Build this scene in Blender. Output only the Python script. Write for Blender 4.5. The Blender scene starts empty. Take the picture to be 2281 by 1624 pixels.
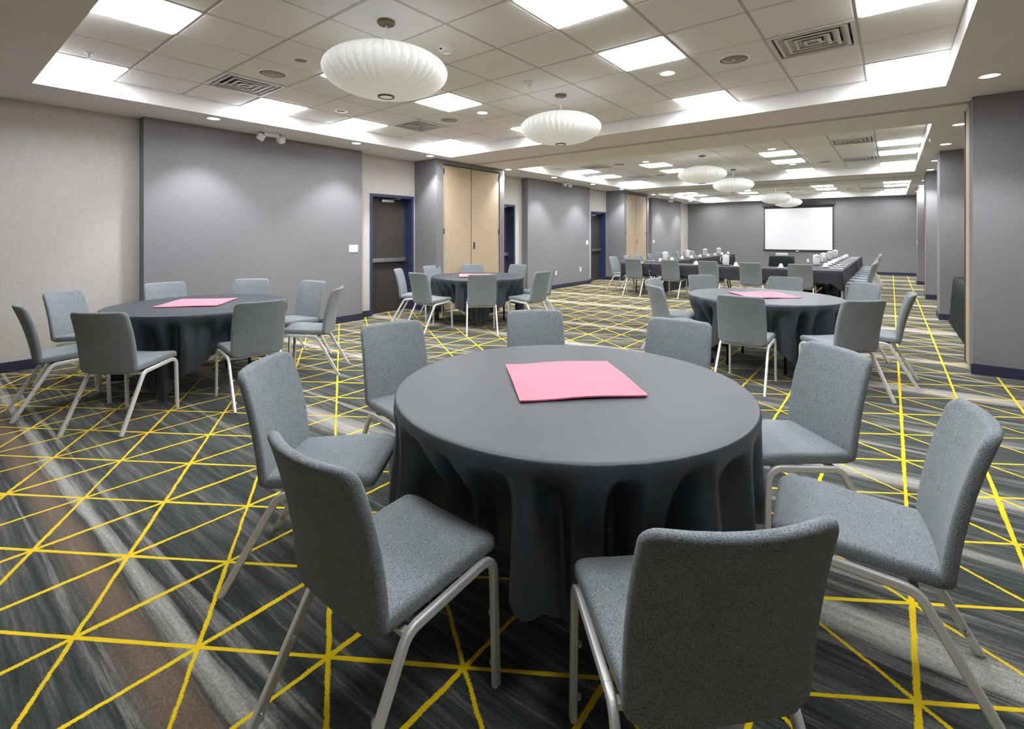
import bpy, bmesh, math, random
from mathutils import Vector, Matrix
random.seed(7)
S = bpy.context.scene
COL = S.collection
PI = math.pi

# ------------------------------------------------------------------ camera
FPX, TH, V0, CX, CH = 1065.0, math.radians(38.4), 525.0, 1140.5, 1.42   # focal length and horizon in photo pixels
cam_d = bpy.data.cameras.new('camera'); cam = bpy.data.objects.new('camera', cam_d); COL.objects.link(cam)
cam.location = (0, 0, CH); cam.rotation_euler = (PI/2, 0, TH)
cam_d.sensor_fit = 'HORIZONTAL'; cam_d.sensor_width = 36.0
cam_d.lens = FPX/2281*36.0
cam_d.shift_y = -(812-V0)/2281
cam_d.clip_start = 0.05; cam_d.clip_end = 100
S.camera = cam
# ------------------------------------------------------------------ world, light, exposure
W = bpy.data.worlds.new('world'); S.world = W; W.use_nodes = True
W.node_tree.nodes['Background'].inputs[0].default_value = (1, 1, 1, 1)
W.node_tree.nodes['Background'].inputs[1].default_value = 0.0
S.view_settings.view_transform = 'Standard'; S.view_settings.look = 'None'
S.view_settings.gamma = 1.0; S.view_settings.use_curve_mapping = False
S.view_settings.exposure = 1.45
TROFFER = 9.0        # emission of the ceiling panels
CAN = 14.0           # emission of the downlight lenses
SPOT_W = 42.0        # watts of each downlight's beam

# ------------------------------------------------------------------ materials
def new_mat(name):
    m = bpy.data.materials.new(name); m.use_nodes = True
    nt = m.node_tree; b = nt.nodes['Principled BSDF']
    return m, nt, b

class X:
    """socket wrapper so that node maths can be written as expressions"""
    nt = None
    def __init__(s, k): s.k = k
    @staticmethod
    def op(o, *a):
        n = X.nt.nodes.new('ShaderNodeMath'); n.operation = o
        for i, v in enumerate(a):
            if isinstance(v, X): X.nt.links.new(v.k, n.inputs[i])
            else: n.inputs[i].default_value = v
        return X(n.outputs[0])
    def __add__(s, o): return X.op('ADD', s, o)
    __radd__ = __add__
    def __sub__(s, o): return X.op('SUBTRACT', s, o)
    def __rsub__(s, o): return X.op('SUBTRACT', o, s)
    def __mul__(s, o): return X.op('MULTIPLY', s, o)
    __rmul__ = __mul__
    def __truediv__(s, o): return X.op('DIVIDE', s, o)

def obj_coord(nt):
    tc = nt.nodes.new('ShaderNodeTexCoord'); return tc.outputs['Object']
def mapping(nt, vec, scale=(1, 1, 1), rot=(0, 0, 0), loc=(0, 0, 0)):
    n = nt.nodes.new('ShaderNodeMapping'); nt.links.new(vec, n.inputs[0])
    n.inputs['Scale'].default_value = scale; n.inputs['Rotation'].default_value = rot; n.inputs['Location'].default_value = loc
    return n.outputs[0]
def noise(nt, vec, scale=5, detail=2, rough=0.5):
    n = nt.nodes.new('ShaderNodeTexNoise'); nt.links.new(vec, n.inputs['Vector'])
    n.inputs['Scale'].default_value = scale; n.inputs['Detail'].default_value = detail; n.inputs['Roughness'].default_value = rough
    return n.outputs['Fac']
def mix(nt, fac, a, b):
    n = nt.nodes.new('ShaderNodeMix'); n.data_type = 'RGBA'
    if isinstance(fac, X): fac = fac.k
    if hasattr(fac, 'is_output'): nt.links.new(fac, n.inputs[0])
    else: n.inputs[0].default_value = fac
    for i, v in ((6, a), (7, b)):
        if hasattr(v, 'is_output'): nt.links.new(v, n.inputs[i])
        else: n.inputs[i].default_value = (*v, 1)
    return n.outputs[2]
def ramp(nt, fac, stops, interp='LINEAR'):
    n = nt.nodes.new('ShaderNodeValToRGB'); cr = n.color_ramp; cr.interpolation = interp
    if isinstance(fac, X): fac = fac.k
    nt.links.new(fac, n.inputs[0])
    while len(cr.elements) < len(stops): cr.elements.new(0.5)
    for e, (p, c) in zip(cr.elements, stops):
        e.position = p; e.color = (*c, 1) if not isinstance(c, float) else (c, c, c, 1)
    return n.outputs[0]
def bump(nt, b, h, strength=0.2, dist=0.01):
    n = nt.nodes.new('ShaderNodeBump'); n.inputs['Strength'].default_value = strength; n.inputs['Distance'].default_value = dist
    if isinstance(h, X): h = h.k
    nt.links.new(h, n.inputs['Height']); nt.links.new(n.outputs[0], b.inputs['Normal'])

def plain(name, c, rough=0.6, metal=0.0, var=0.06, scale=30, spec=0.5, bmp=0.0):
    m, nt, b = new_mat(name)
    n = noise(nt, obj_coord(nt), scale, 3)
    lo = tuple(max(0, v*(1-var)) for v in c); hi = tuple(min(1, v*(1+var)) for v in c)
    nt.links.new(ramp(nt, n, [(0.3, lo), (0.7, hi)]), b.inputs['Base Color'])
    b.inputs['Roughness'].default_value = rough; b.inputs['Metallic'].default_value = metal
    b.inputs['Specular IOR Level'].default_value = spec
    if bmp: bump(nt, b, n, bmp, 0.002)
    return m

def weave(name, c1, c2, rough=0.85, fine=260.0, long=7.0, contrast=(0.36, 0.64), bm=0.12):
    """woven wallcovering: slubbed threads both ways, on walls facing any way"""
    m, nt, b = new_mat(name); X.nt = nt
    oc = obj_coord(nt)
    sp = nt.nodes.new('ShaderNodeSeparateXYZ'); nt.links.new(oc, sp.inputs[0])
    h = X(sp.outputs[0]) + X(sp.outputs[1])
    cb = nt.nodes.new('ShaderNodeCombineXYZ'); nt.links.new(h.k, cb.inputs[0]); nt.links.new(sp.outputs[2], cb.inputs[1])
    a = noise(nt, mapping(nt, cb.outputs[0], (long, fine, 1)), 1, 2)
    d = noise(nt, mapping(nt, cb.outputs[0], (fine, long, 1), loc=(7, 3, 0)), 1, 2)
    f = (X(a) + X(d))*0.5
    nt.links.new(ramp(nt, f, [(contrast[0], c1), (contrast[1], c2)]), b.inputs['Base Color'])
    b.inputs['Roughness'].default_value = rough; b.inputs['Specular IOR Level'].default_value = 0.25
    bump(nt, b, f, bm, 0.003)
    return m

def fabric(name, c1, c2, scale=420, rough=0.95, sheen=0.1, spec=0.2):
    m, nt, b = new_mat(name)
    oc = obj_coord(nt)
    n1 = noise(nt, oc, scale, 2, 0.7); n2 = noise(nt, oc, 14, 2)
    X.nt = nt
    f = X(n1)*0.94 + X(n2)*0.06
    nt.links.new(ramp(nt, f, [(0.36, c1), (0.62, c2)]), b.inputs['Base Color'])
    b.inputs['Roughness'].default_value = rough; b.inputs['Specular IOR Level'].default_value = spec
    b.inputs['Sheen Weight'].default_value = sheen
    bump(nt, b, n1, 0.35, 0.002)
    return m

def wood(name, c1, c2, rough=0.45, horizontal=False, fine=90.0):
    m, nt, b = new_mat(name); X.nt = nt
    oc = obj_coord(nt)
    sp = nt.nodes.new('ShaderNodeSeparateXYZ'); nt.links.new(oc, sp.inputs[0])
    h = X(sp.outputs[0]) + X(sp.outputs[1])
    cb = nt.nodes.new('ShaderNodeCombineXYZ'); nt.links.new(h.k, cb.inputs[0]); nt.links.new(sp.outputs[2], cb.inputs[1])
    sc = (2.5, fine, 1) if horizontal else (fine, 2.5, 1)
    n = noise(nt, mapping(nt, cb.outputs[0], sc), 1, 4, 0.6)
    nt.links.new(ramp(nt, n, [(0.3, c1), (0.7, c2)]), b.inputs['Base Color'])
    b.inputs['Roughness'].default_value = rough
    bump(nt, b, n, 0.08, 0.002)
    return m

def emit(name, c, s):
    m, nt, b = new_mat(name)
    b.inputs['Base Color'].default_value = (0.8, 0.8, 0.8, 1)
    b.inputs['Emission Color'].default_value = (*c, 1); b.inputs['Emission Strength'].default_value = s
    return m

def carpet():
    m, nt, b = new_mat('carpet'); X.nt = nt
    oc = obj_coord(nt)
    sp = nt.nodes.new('ShaderNodeSeparateXYZ'); nt.links.new(oc, sp.inputs[0])
    x, y = X(sp.outputs[0]), X(sp.outputs[1])
    # --- streaked ground
    wob = X(noise(nt, mapping(nt, oc, (0.22, 0.5, 1)), 1, 2)) - 0.5
    wob2 = X(noise(nt, mapping(nt, oc, (3.0, 9.0, 1)), 1, 3)) - 0.5
    yy = y - x*(X.op('MINIMUM', y, 6.0)*0.014 + 0.015) + wob*0.10 + wob2*0.022
    cb = nt.nodes.new('ShaderNodeCombineXYZ'); nt.links.new(x.k, cb.inputs[0]); nt.links.new(yy.k, cb.inputs[1])
    v = cb.outputs[0]
    s1 = X(noise(nt, mapping(nt, v, (0.25, 2.6, 1)), 1, 2))
    s2 = X(noise(nt, mapping(nt, v, (0.9, 21, 1)), 1, 5, 0.68))
    s3 = X(noise(nt, mapping(nt, v, (3.0, 80, 1)), 1, 3, 0.65))
    pile = X(noise(nt, oc, 210, 3, 0.75))*0.65 + X(noise(nt, oc, 75, 2, 0.6))*0.35
    bands = None
    for cy, hw, st in ((.66, .04, .95), (.765, .022, .6), (.435, .012, .5), (1.35, .015, .35), (1.62, .04, .3), (2.16, .12, 1.0), (2.45, .03, .5), (2.95, .035, .6), (3.30, .03, .5), (3.58, .10, .9), (4.1, .04, .6), (4.55, .06, .55), (5.1, .04, .5), (5.74, .13, 1.0),
                       (6.4, .05, .6), (7.12, .10, 1.0), (7.7, .06, .6), (8.4, .08, .7), (9.3, .18, 1.0), (10.2, .07, .6), (10.75, .14, .9), (11.7, .08, .6), (12.7, .2, 1.0), (13.7, .1, .6), (14.5, .18, .9), (15.4, .1, .6), (16.5, .25, 1.0), (17.9, .2, .8), (19.4, .3, 1.0), (21.0, .2, .8)):
        g = X.op('DIVIDE', yy - cy, hw)
        g = X.op('EXPONENT', X.op('MULTIPLY', g*g, -1.0))*st
        bands = g if bands is None else X.op('MAXIMUM', bands, g)
    f = (s1-0.5)*0.9 + (s2-0.5)*1.5 + (s3-0.5)*0.7 + 0.34
    f = X.op('MAXIMUM', f, 0.0)
    lightf = X.op('MINIMUM', X.op('MAXIMUM', bands*1.25 + (s2-0.5)*2.0 + (s3-.5)*1.2 - 0.24, 0.0), 1.0)
    ground = ramp(nt, f, [(0.10, (0.019, 0.026, 0.023)), (0.34, (0.052, 0.063, 0.056)), (0.55, (0.11, 0.118, 0.105)), (0.80, (0.30, 0.262, 0.215))])
    # brown band beside the left-hand tables
    gb = X.op('DIVIDE', yy - 0.545, .075); gb = X.op('EXPONENT', X.op('MULTIPLY', gb*gb, -1.0))
    gb = X.op('MINIMUM', X.op('MAXIMUM', gb*1.3 + (s2-.5)*1.2 - .2, 0.0), 1.0)
    ground = mix(nt, gb, ground, (0.17, 0.125, 0.095))
    ground = mix(nt, X.op('MINIMUM', lightf, 1.0), ground, (0.40, 0.385, 0.355))
    pm = ramp(nt, pile, [(0.32, (0.45, 0.45, 0.45)), (0.68, (1.5, 1.5, 1.5))])
    mm = nt.nodes.new('ShaderNodeMix'); mm.data_type = 'RGBA'; mm.blend_type = 'MULTIPLY'; mm.inputs[0].default_value = 1.0
    nt.links.new(ground, mm.inputs[6]); nt.links.new(pm, mm.inputs[7]); ground = mm.outputs[2]
    # --- yellow line lattice
    fz = (X(noise(nt, oc, 190, 3, 0.7)) - 0.5)*0.013 + (X(noise(nt, oc, 12, 2, 0.6)) - 0.5)*0.010
    s = (x + fz + 2.649)/0.3875
    dl = (y + fz - 0.605 - s*0.0075)/0.25
    mI = (s + dl)*0.5; nI = (s - dl)*0.5
    def dist(t, sp_):
        fr = X.op('FRACT', t + 0.5)
        return X.op('ABSOLUTE', fr - 0.5)*sp_
    wn = X(noise(nt, mapping(nt, oc, (1.6, 1.6, 1)), 1, 1))
    wid = wn*0.011 + 0.0018
    wid_y = wn*0.012 + 0.0030
    d1 = dist(mI, .424) - wid; d2 = dist(nI, .4164) - wid; d3 = dist(s, .3875) - wid_y
    dm = X.op('MINIMUM', X.op('MINIMUM', d1, d2), d3)
    line = X.op('MINIMUM', X.op('MAXIMUM', dm*(-450.0) + 0.5, 0.0), 1.0)
    yc = mix(nt, X(noise(nt, oc, 9, 2)), (0.90, 0.56, 0.002), (0.92, 0.73, 0.007))
    col = mix(nt, line, ground, yc)
    nt.links.new(col, b.inputs['Base Color'])
    b.inputs['Roughness'].default_value = 1.0; b.inputs['Specular IOR Level'].default_value = 0.05
    b.inputs['Sheen Weight'].default_value = 0.2
    bump(nt, b, pile + line*0.5, 0.5, 0.004)
    return m

M = {}
M['carpet'] = carpet()
M['beige_wall'] = weave('beige_wall', (0.46, 0.435, 0.405), (0.66, 0.635, 0.605), long=5, fine=190, contrast=(.26, .72), bm=.04)
M['grey_wall'] = weave('grey_wall', (0.170, 0.165, 0.178), (0.280, 0.273, 0.292), long=9, fine=420, contrast=(.22, .78), bm=.05)
M['baseboard'] = plain('baseboard', (0.027, 0.031, 0.066), 0.5)
M['paint'] = plain('paint', (0.775, 0.765, 0.755), 0.8, var=0.02, scale=4)
M['tile'] = plain('tile', (0.86, 0.855, 0.85), 0.95, var=0.05, scale=160, spec=0.1, bmp=0.2)
M['grid'] = plain('grid', (0.50, 0.49, 0.48), 0.5)
M['troffer'] = emit('troffer', (0.955, 0.975, 1.0), TROFFER)
M['can_lens'] = emit('can_lens', (1.0, 0.97, 0.95), CAN)
M['white_metal'] = plain('white_metal', (0.72, 0.72, 0.71), 0.4)
M['navy'] = plain('navy', (0.034, 0.047, 0.105), 0.4)
M['dark_wood'] = wood('dark_wood', (0.032, 0.026, 0.023), (0.075, 0.063, 0.055))
M['tan_wood'] = weave('tan_wood', (0.50, 0.39, 0.26), (0.64, 0.52, 0.37), long=4, fine=120, rough=.6, bm=.05)
M['brown_seal'] = plain('brown_seal', (0.050, 0.036, 0.027), 0.7)
M['steel'] = plain('steel', (0.62, 0.61, 0.60), 0.34, metal=1.0, var=0.03)
M['bronze'] = plain('bronze', (0.11, 0.085, 0.06), 0.5, metal=0.6)
M['brass'] = plain('brass', (0.19, 0.155, 0.10), 0.35, metal=0.8)
M['black_metal'] = plain('black_metal', (0.012, 0.012, 0.013), 0.4)
M['chair_fabric'] = fabric('chair_fabric', (0.078, 0.094, 0.102), (0.335, 0.378, 0.405), scale=400)
M['chrome'] = plain('chrome', (0.82, 0.81, 0.81), 0.42, metal=0.35, var=0.03)
M['clear_plastic'] = plain('clear_plastic', (0.62, 0.60, 0.58), 0.2)
M['cloth'] = fabric('cloth', (0.014, 0.022, 0.034), (0.026, 0.041, 0.061), scale=260, rough=0.45, sheen=0.05, spec=.8)
M['long_cloth'] = fabric('long_cloth', (0.013, 0.0135, 0.021), (0.026, 0.027, 0.038), scale=260, rough=0.6, sheen=0.0, spec=.35)
M['skirt'] = fabric('skirt', (0.006, 0.011, 0.012), (0.014, 0.023, 0.025), scale=260, rough=0.6, sheen=0.0, spec=.3)
M['pink'] = fabric('pink', (0.95, 0.22, 0.29), (1.0, 0.28, 0.36), scale=300, rough=0.9)
M['table_wood'] = plain('table_wood', (0.22, 0.17, 0.12), 0.6)
M['china'] = plain('china', (0.78, 0.78, 0.80), 0.25)
M['paper'] = plain('paper', (0.80, 0.81, 0.83), 0.8)
M['screen'] = plain('screen', (0.80, 0.80, 0.86), 0.7, var=0.01, scale=2)
M['screen_case'] = plain('screen_case', (0.03, 0.028, 0.028), 0.6)
M['plate'] = plain('plate', (0.82, 0.83, 0.85), 0.35)
M['vent'] = plain('vent', (0.66, 0.65, 0.65), 0.4)
M['duct'] = plain('duct', (0.34, 0.34, 0.35), 0.55)
M['speaker'] = plain('speaker', (0.30, 0.27, 0.23), 0.6, scale=200, var=.2)
def shade_mat():
    m, nt, b = new_mat('lamp_shade')
    n = noise(nt, obj_coord(nt), 60, 2)
    nt.links.new(ramp(nt, n, [(0.3, (0.74, 0.74, 0.72)), (0.7, (0.84, 0.84, 0.82))]), b.inputs['Base Color'])
    b.inputs['Roughness'].default_value = 0.55
    b.inputs['Subsurface Weight'].default_value = 0.0
    b.inputs['Emission Color'].default_value = (0.98, 0.99, 0.93, 1); b.inputs['Emission Strength'].default_value = 0.09
    return m
M['shade'] = shade_mat()

# ------------------------------------------------------------------ helpers
def link(o, parent=None):
    COL.objects.link(o)
    if parent is not None: o.parent = parent
    return o
def mesh(name, bm, mat, parent=None, smooth=False, loc=None, rz=0.0):
    me = bpy.data.meshes.new(name)
    bmesh.ops.recalc_face_normals(bm, faces=bm.faces[:])
    bm.to_mesh(me); bm.free()
    me.materials.append(M[mat] if isinstance(mat, str) else mat)
    if smooth:
        for p in me.polygons: p.use_smooth = True
    o = bpy.data.objects.new(name, me)
    if loc is not None: o.location = loc
    if rz: o.rotation_euler = (0, 0, rz)
    return link(o, parent)
def inst(name, me, parent=None, loc=(0, 0, 0), rz=0.0):
    o = bpy.data.objects.new(name, me); o.location = loc; o.rotation_euler = (0, 0, rz)
    return link(o, parent)
def empty(name, loc=(0, 0, 0), rz=0.0):
    o = bpy.data.objects.new(name, None); o.empty_display_size = 0.1
    o.location = loc; o.rotation_euler = (0, 0, rz); COL.objects.link(o); return o
def tag(o, label, cat, group=None):
    o['label'] = label; o['category'] = cat
    if group: o['group'] = group
    return o
def struct(o, label=None):
    o['kind'] = 'structure'
    if label: o['label'] = label
    return o
def dup(root, loc, rz=None):
    r = root.copy(); COL.objects.link(r); r.location = loc
    if rz is not None: r.rotation_euler = (0, 0, rz)
    for ch in root.children:
        c = ch.copy(); COL.objects.link(c); c.parent = r
        for g in ch.children:
            d = g.copy(); COL.objects.link(d); d.parent = c
    return r
def box(bm, x0, x1, y0, y1, z0, z1):
    v = [bm.verts.new(p) for p in ((x0,y0,z0),(x1,y0,z0),(x1,y1,z0),(x0,y1,z0),(x0,y0,z1),(x1,y0,z1),(x1,y1,z1),(x0,y1,z1))]
    for f in ((0,3,2,1),(4,5,6,7),(0,1,5,4),(1,2,6,5),(2,3,7,6),(3,0,4,7)): bm.faces.new([v[i] for i in f])
    return v
def bx(*a, bevel=0.0):
    bm = bmesh.new(); box(bm, *a)
    if bevel: bmesh.ops.bevel(bm, geom=bm.edges[:], offset=bevel, segments=2, affect='EDGES', profile=0.6)
    return bm
def lathe(prof, seg=24, bm=None, mod=None, cx=0, cy=0):
    """prof: list of (r,z); mod(theta,k) scales the radius"""
    bm = bm or bmesh.new(); rows = []
    for k, (r, z) in enumerate(prof):
        if r < 1e-6: rows.append([bm.verts.new((cx, cy, z))])
        else: rows.append([bm.verts.new((cx+r*(mod(2*PI*i/seg, k) if mod else 1)*math.cos(2*PI*i/seg), cy+r*(mod(2*PI*i/seg, k) if mod else 1)*math.sin(2*PI*i/seg), z)) for i in range(seg)])
    for a, b in zip(rows, rows[1:]):
        for i in range(seg):
            j = (i+1) % seg
            if len(a) == 1 and len(b) == 1: break
            if len(a) == 1: bm.faces.new((a[0], b[j], b[i]))
            elif len(b) == 1: bm.faces.new((a[i], a[j], b[0]))
            else: bm.faces.new((a[i], a[j], b[j], b[i]))
    return bm
def sweep(path, prof, bm=None, up=Vector((1, 0, 0))):
    """closed profile (a along up, b along in-plane normal) swept along path"""
    bm = bm or bmesh.new(); P = [Vector(p) for p in path]; rows = []
    for i, p in enumerate(P):
        t = (P[min(i+1, len(P)-1)] - P[max(i-1, 0)]).normalized()
        u = (up - t*up.dot(t)).normalized(); n = t.cross(u)
        sc = 1.0
        if 0 < i < len(P)-1:
            c = max(0.5, math.cos(0.5*(P[i]-P[i-1]).angle(P[i+1]-P[i]))); sc = 1/c
        rows.append([bm.verts.new(p + u*a + n*(b*sc)) for a, b in prof])
    k = len(prof)
    for a, b in zip(rows, rows[1:]):
        for i in range(k): bm.faces.new((a[i], a[(i+1) % k], b[(i+1) % k], b[i]))
    bm.faces.new(rows[0][::-1]); bm.faces.new(rows[-1])
    return bm
def rrect(hw, hh, r, n=4):
    pts = []
    for cx, cy, a0 in ((hw-r, hh-r, 0), (-hw+r, hh-r, 90), (-hw+r, -hh+r, 180), (hw-r, -hh+r, 270)):
        for i in range(n+1):
            a = math.radians(a0 + 90*i/n); pts.append((cx + r*math.cos(a), cy + r*math.sin(a)))
    return pts
def ellipse(a, b, n=8): return [(a*math.cos(2*PI*i/n), b*math.sin(2*PI*i/n)) for i in range(n)]
def arc(p0, p1, p2, r, n=5):
    """points rounding the corner p1"""
    p0, p1, p2 = Vector(p0), Vector(p1), Vector(p2)
    a = (p0-p1).normalized(); b = (p2-p1).normalized(); ang = a.angle(b); d = r/math.tan(ang/2)
    s, e = p1 + a*d, p1 + b*d
    c = p1 + (a+b).normalized()*(r/math.sin(ang/2))
    out = []
    for i in range(n+1):
        t = i/n; v = ((s-c)*(1-t) + (e-c)*t).normalized()*r
        out.append(c + v)
    return out
def pad(hw, hh, r, t, edge, deform, loops=5, seg=5, bulge=0.0, fill=6):
    """closed cushion with a rounded-rectangle outline; deform(x,y,w)->point"""
    out = []
    base = rrect(hw, hh, r, seg)
    # add points along the straight sides
    pts = []
    for i, p in enumerate(base):
        q = base[(i+1) % len(base)]; pts.append(p)
        d = math.hypot(q[0]-p[0], q[1]-p[1])
        if d > 0.05:
            for k in range(1, fill): pts.append((p[0]+(q[0]-p[0])*k/fill, p[1]+(q[1]-p[1])*k/fill))
    bm = bmesh.new(); rows = []
    def ring(inset, w):
        sx, sy = (hw-inset)/hw, (hh-inset)/hh
        rows.append([bm.verts.new(deform(p[0]*sx, p[1]*sy, w)) for p in pts])
    lay = []
    for i in range(loops+1):
        a = PI/2*i/loops; lay.append((edge*(1-math.cos(a)), (t/2-edge) + edge*math.sin(a)))
    inner = []
    m_ = min(hw, hh)
    for f in (0.25, 0.5, 0.75): inner.append((edge + (m_-edge)*f, t/2 + bulge*math.sin(f*PI/2)))
    allw = [(i, -w) for i, w in reversed(inner)] + [(i, -w) for i, w in reversed(lay)] + lay + inner
    for i, w in allw: ring(i, w)
    k = len(pts)
    for a, b in zip(rows, rows[1:]):
        for i in range(k): bm.faces.new((a[i], a[(i+1) % k], b[(i+1) % k], b[i]))
    for row, w in ((rows[0], -t/2-bulge), (rows[-1], t/2+bulge)):
        # bridge the leftover strip through its centre line
        c = bm.verts.new(deform(0, 0, w))
        for i in range(k):
            f = (row[i], row[(i+1) % k], c) if row is rows[-1] else (row[(i+1) % k], row[i], c)
            bm.faces.new(f)
    return bm

# ------------------------------------------------------------------ room shell
ZS, ZC, ZT = 2.85, 3.02, 3.14          # soffit, tile plane, top of the shell
XL, XG, XP, XR = -7.2, -7.02, -6.58, 1.9
Y0, YB = -3.0, 21.9
fl = struct(mesh('floor', bx(XL-.2, XR+.2, Y0-.2, YB+.2, -.12, 0), 'carpet'), 'dark green-grey streaked carpet with a lattice of yellow lines')

DOORS = [(5.05, 6.03), (8.21, 9.19), (12.97, 13.93)]
DH = 2.17
bm = bmesh.new(); ys = [Y0-.2] + [v for d in DOORS for v in d] + [YB+.2]
for a, b in zip(ys[0::2], ys[1::2]): box(bm, XL-.45, XL, a, b, 0, ZT)
for a, b in DOORS: box(bm, XL-.45, XL, a, b, DH, ZT)
wl = struct(mesh('wall_left', bm, 'beige_wall'), 'beige woven wallcovering wall with grey panels, piers and doors')
PANELS = [(1.75, 4.77), (9.48, 12.58), (17.3, 20.45)]
for a, b in PANELS: mesh('wall_panel', bx(XL-.01, XG, a, b, 0, ZS+.02), 'grey_wall', wl)
PIERS = [(6.06, 8.03), (13.97, 15.92)]
for a, b in PIERS:
    bm = bmesh.new()
    box(bm, XL-.01, XP, a, a+.17, 0, ZS+.02); box(bm, XL-.01, XP, b-.15, b, 0, ZS+.02)
    box(bm, XL-.01, XP-.50, a+.17, b-.15, 0, ZS+.02); box(bm, XP-.061, XP, a+.17, b-.15, ZS-.085, ZS+.02)
    mesh('pier', bm, 'grey_wall', wl)
mesh_n = 0
# baseboards
BB = .105; BT = .014
bm = bmesh.new()
runs = [(XL, Y0, PANELS[0][0]), (XL, PANELS[0][1], DOORS[0][0]), (XL, PIERS[0][1], DOORS[1][0]), (XL, DOORS[1][1], PANELS[1][0]), (XL, PANELS[1][1], DOORS[2][0]), (XL, PIERS[1][1], PANELS[2][0]), (XL, PANELS[2][1], YB)]
runs += [(XG, a, b) for a, b in PANELS]
for x, a, b in runs: box(bm, x, x+BT, a, b, 0, BB)
for a, b in PANELS: box(bm, XL, XG+BT, a-BT, a, 0, BB); box(bm, XL, XG+BT, b, b+BT, 0, BB)
for a, b in PIERS:
    box(bm, XL, XP+BT, a-BT, a, 0, BB); box(bm, XL, XP+BT, b, b+BT, 0, BB)
    box(bm, XP, XP+BT, a, a+.17, 0, BB); box(bm, XP, XP+BT, b-.15, b, 0, BB)
struct(mesh('baseboard_left', bm, 'baseboard'), 'navy blue baseboard along the door-side wall')
# doors
def door(n, a, b, lab):
    root = struct(empty(f'door_{n}', (XL, (a+b)/2, 0)), lab)
    hw = (b-a)/2; dx = -.20            # slab sits deep in the reveal
    mesh('door_slab', bx(dx-.045, dx, -hw+.05, hw-.05, .006, DH-.05, bevel=.003), 'dark_wood', root)
    bm = bmesh.new()
    box(bm, dx-.06, .016, -hw, -hw+.05, 0, DH); box(bm, dx-.06, .016, hw-.05, hw, 0, DH); box(bm, dx-.06, .016, -hw+.05, hw-.05, DH-.05, DH)
    box(bm, dx+.001, dx+.02, -hw+.05, -hw+.068, 0, DH-.05); box(bm, dx+.001, dx+.02, hw-.068, hw-.05, 0, DH-.05); box(bm, dx+.001, dx+.02, -hw+.068, hw-.068, DH-.068, DH-.05)
    mesh('door_frame', bm, 'navy', root)
    bar = mesh('panic_bar', bx(dx+.03, dx+.075, -hw+.08, hw-.07, .93, 1.0, bevel=.006), 'steel', root)
    mesh('end_bracket', bx(dx-.002, dx+.05, -hw+.08, -hw+.14, .925, 1.005, bevel=.004), 'steel', bar)
    mesh('end_bracket', bx(dx-.002, dx+.05, hw-.16, hw-.07, .925, 1.005, bevel=.004), 'steel', bar)
    cl = mesh('door_closer', bx(dx-.002, dx+.05, -.12, .16, DH-.13, DH-.075, bevel=.008), 'steel', root)
    bm = sweep([(dx+.03, .02, DH-.075), (dx+.16, .10, DH-.066), (dx+.17, .20, DH-.062), (dx+.02, .34, DH-.058)], ellipse(.008, .008, 6), up=Vector((0, 0, 1)))
    mesh('closer_arm', bm, 'steel', cl)
    mesh('peephole', lathe([(0, 0), (.012, 0), (.010, .004), (0, .004)], 10), 'brass', root, loc=(dx-.001, .0, 1.5)).rotation_euler = (0, PI/2, 0)
    return root
door(1, *DOORS[0], 'dark wood exit door with panic bar in navy frame, beside the long beige wall')
door(2, *DOORS[1], 'dark wood door in navy frame half hidden behind the first grey pier')
door(3, *DOORS[2], 'dark wood door in navy frame beside the pier near the conference tables')
# pocket doors of the folding partition
def pocket(n, a, b, lab):
    root = struct(empty(f'door_{n}', (XP-.06, (a+b)/2, 0)), lab)
    y0, y1 = a+.17-(a+b)/2, b-.15-(a+b)/2; ym = (y0+y1)/2-.05; zt = ZS-.10
    for s, (p, q) in ((0, (y0+.012, ym-.013)), (1, (ym+.013, y1-.012))):
        d = mesh('door_leaf', bx(.004, .045, p, q, .012, zt, bevel=.002), 'tan_wood', root)
        hy = p+.012 if s == 0 else q-.012
        for z in (.28, 1.45, 2.58): mesh('hinge', bx(.042, .056, hy-.010, hy+.010, z, z+.11, bevel=.003), 'bronze', d)
        if s: mesh('pull_handle', bx(.042, .050, p+.05, p+.10, 1.15, 1.29, bevel=.004), 'bronze', d)
    return root
pocket(4, *PIERS[0], 'tall tan double doors of a partition closet beside the first exit door')
pocket(5, *PIERS[1], 'tall tan double doors of a partition closet near the conference tables')

# right-hand wall, piers and pilasters
bm = bmesh.new(); box(bm, XR, XR+.2, Y0-.2, YB+.2, 0, ZT)
wr = struct(mesh('wall_right', bm, 'grey_wall'), 'grey woven wallcovering wall behind the row of columns')
COLS = [(0.66, 6.80, 7.50, True), (0.645, 10.80, 11.40, False), (0.615, 14.15, 14.85, True), (0.60, 18.1, 18.7, False)]
bmb = bmesh.new()
for cx_, a, b, wd in COLS:
    if wd:
        bm = bmesh.new(); box(bm, cx_, XR+.01, a, a+.30, 0, ZS+.02); box(bm, cx_+.05, XR+.01, a+.30, b, 0, ZS+.02)
        c = mesh('column', bm, 'grey_wall', wr)
        mesh('partition_edge', bx(cx_+.004, cx_+.05, a+.31, b-.06, .01, ZS-.03, bevel=.002), 'tan_wood', c)
        mesh('jamb_strip', bx(cx_-.002, cx_+.05, b-.055, b, 0, ZS-.02), 'brown_seal', c)
        box(bmb, cx_-BT, cx_, a-BT, a+.02, 0, BB)
    else:
        mesh('column', bx(cx_, XR+.01, a, b, 0, ZS+.02), 'grey_wall', wr)
        box(bmb, cx_-BT, cx_, a-BT, b, 0, BB)
    box(bmb, cx_, XR, a-BT, a, 0, BB)
box(bmb, XR-BT, XR, Y0, YB, 0, BB)
struct(mesh('baseboard_right', bmb, 'baseboard'), 'navy blue baseboard around the grey columns')
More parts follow.
